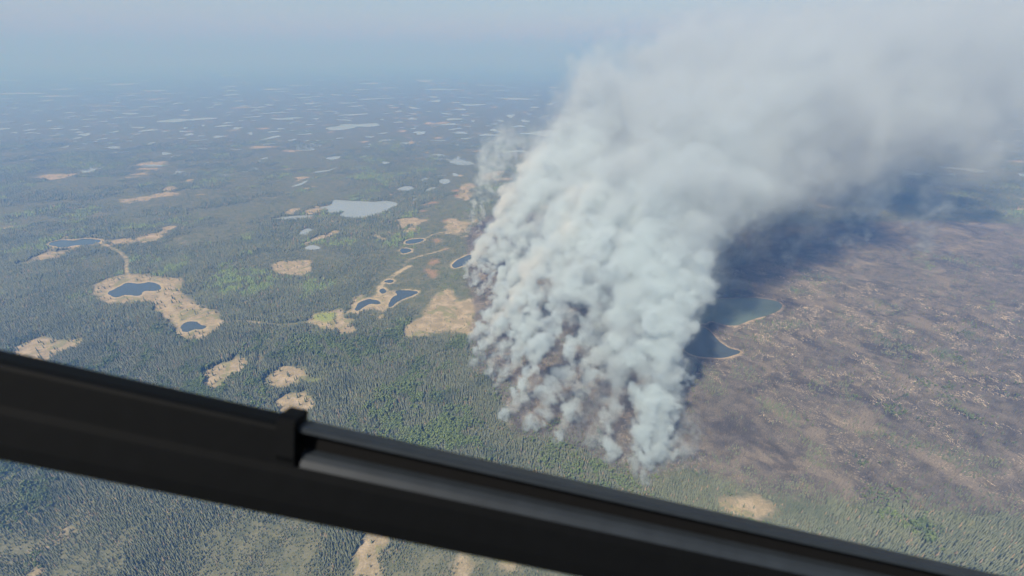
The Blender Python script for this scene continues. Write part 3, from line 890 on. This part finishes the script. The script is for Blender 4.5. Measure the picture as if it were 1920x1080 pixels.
# ------------------------------------------------------------------ the helicopter's window frame, half a metre away
def cpt(px, py, d):
    q = ray(px, py) * d
    return Vector((q[0], q[1], H + q[2]))
fr = NT('black_painted_metal')
fr.bsdf(fr.mix(fr.noise(fr.pos(), 60, 3), (.0012, .0014, .0017), (.0022, .0025, .0029)), .65, .05, fr.bump(fr.noise(fr.pos(), 900, 2), .15, .0005))
rb = NT('black_rubber')
rb.bsdf(rb.mix(rb.noise(rb.pos(), 80, 3), (.002, .002, .0021), (.003, .003, .0033)), .8, .05)
gt = NT('painted_sky_sheen')  # lighter bluish grey paints the sky's highlight onto lip and ridge
gt.bsdf(gt.mix(gt.noise(gt.pos(), 45, 4), (.007, .009, .0115), (.014, .018, .023)), .55, .2)
T_0, T_1 = cpt(575, 800, .45), cpt(1365, 976, .495)
B_0 = cpt(575, 972, .45)
D = T_1 - T_0
across = B_0 - T_0
nrm = D.normalized().cross(across.normalized())
if nrm.dot(Vector((0, 0, H)) - T_0) < 0: nrm = -nrm
def strip(name, prof, m_, t0, t1, parent, wob=0):
    """profile (c across 0..1, n towards the eye in metres) run along the bar"""
    vs_, fs = [], []; seg = 24; n = len(prof)
    for i in range(seg + 1):
        o = T_0 + D * (t0 + (t1 - t0) * i / seg)
        for c_, h in prof: vs_.append(tuple(o + across * c_ + nrm * h))
    for i in range(seg):
        for k in range(n):
            j = (k + 1) % n
            fs.append((i * n + k, i * n + j, (i + 1) * n + j, (i + 1) * n + k))
    me = bpy.data.meshes.new(name)
    me.from_pydata([Vector(v_) - T_0 for v_ in vs_], [], fs + [tuple(range(n)), tuple(range(seg * n, seg * n + n))[::-1]])
    me.update()
    import bmesh
    b = bmesh.new(); b.from_mesh(me); bmesh.ops.recalc_face_normals(b, faces=b.faces); b.to_mesh(me); b.free()
    o = link(name, me, m_, parent)
    return o
root = bpy.data.objects.new('window_frame', None); COL.objects.link(root); root.location = T_0; root.empty_display_size = .1
tag(root, 'black helicopter window frame bar running across the lower view, out of focus', 'window frame')
strip('edge_lip', [(0, -.02), (-.012, .004), (.0, .008), (.045, .008), (.06, .004), (.06, -.02)], gt.m, -.01, 2.2, root)
strip('rubber_seal', [(.062, -.02), (.062, -.006), (.14, -.009), (.262, -.006), (.262, -.02)], rb.m, -.012, 2.2, root)
strip('raised_ridge', [(.264, -.02), (.264, -.005), (.285, .004), (.33, .009), (.40, .012), (.40, -.02)], gt.m, -.006, 2.2, root)
strip('cover_plate', [(-.012, -.02), (-.012, .006), (.01, .0125), (.05, .0135), (.405, .0135), (.405, -.02)], fr.m, -1.3, -.016, root)
strip('corner_nub', [(-.10, -.022), (-.10, .004), (-.085, .012), (-.05, .016), (.30, .017), (.36, .0138), (.36, -.022)], fr.m, -.052, -.014, root)
strip('bar', [(.402, -.025), (.402, .0125), (.5, .014), (.8, .014), (.95, .012), (1.0, .006), (1.0, -.025)], fr.m, -1.3, 2.2, root)

# ------------------------------------------------------------------ haze
hz = bpy.data.materials.new('haze'); hz.use_nodes = True
t = hz.node_tree; t.nodes.clear()
o_ = t.nodes.new('ShaderNodeOutputMaterial'); pv = t.nodes.new('ShaderNodeVolumePrincipled')
pv.inputs['Color'].default_value = (.077, .20, .50, 1)
pv.inputs['Absorption Color'].default_value = (.67, .445, .022, 1)
pv.inputs['Density'].default_value = 0.00028
pv.inputs['Anisotropy'].default_value = 0.0
t.links.new(pv.outputs[0], o_.inputs['Volume'])
s = 100000.0; z0, z1 = -1.0, 1300.0
me = bpy.data.meshes.new('haze')
me.from_pydata([(X_ * s, Y_ * s, Zz) for Zz in (z0, z1) for X_, Y_ in ((-1, -1), (1, -1), (1, 1), (-1, 1))], [],
               [(3, 2, 1, 0), (4, 5, 6, 7), (0, 1, 5, 4), (1, 2, 6, 5), (2, 3, 7, 6), (3, 0, 4, 7)])
tag(link('haze', me, hz), 'pale blue haze over the whole plain', kind='stuff')
print('done', time.time() - T0)
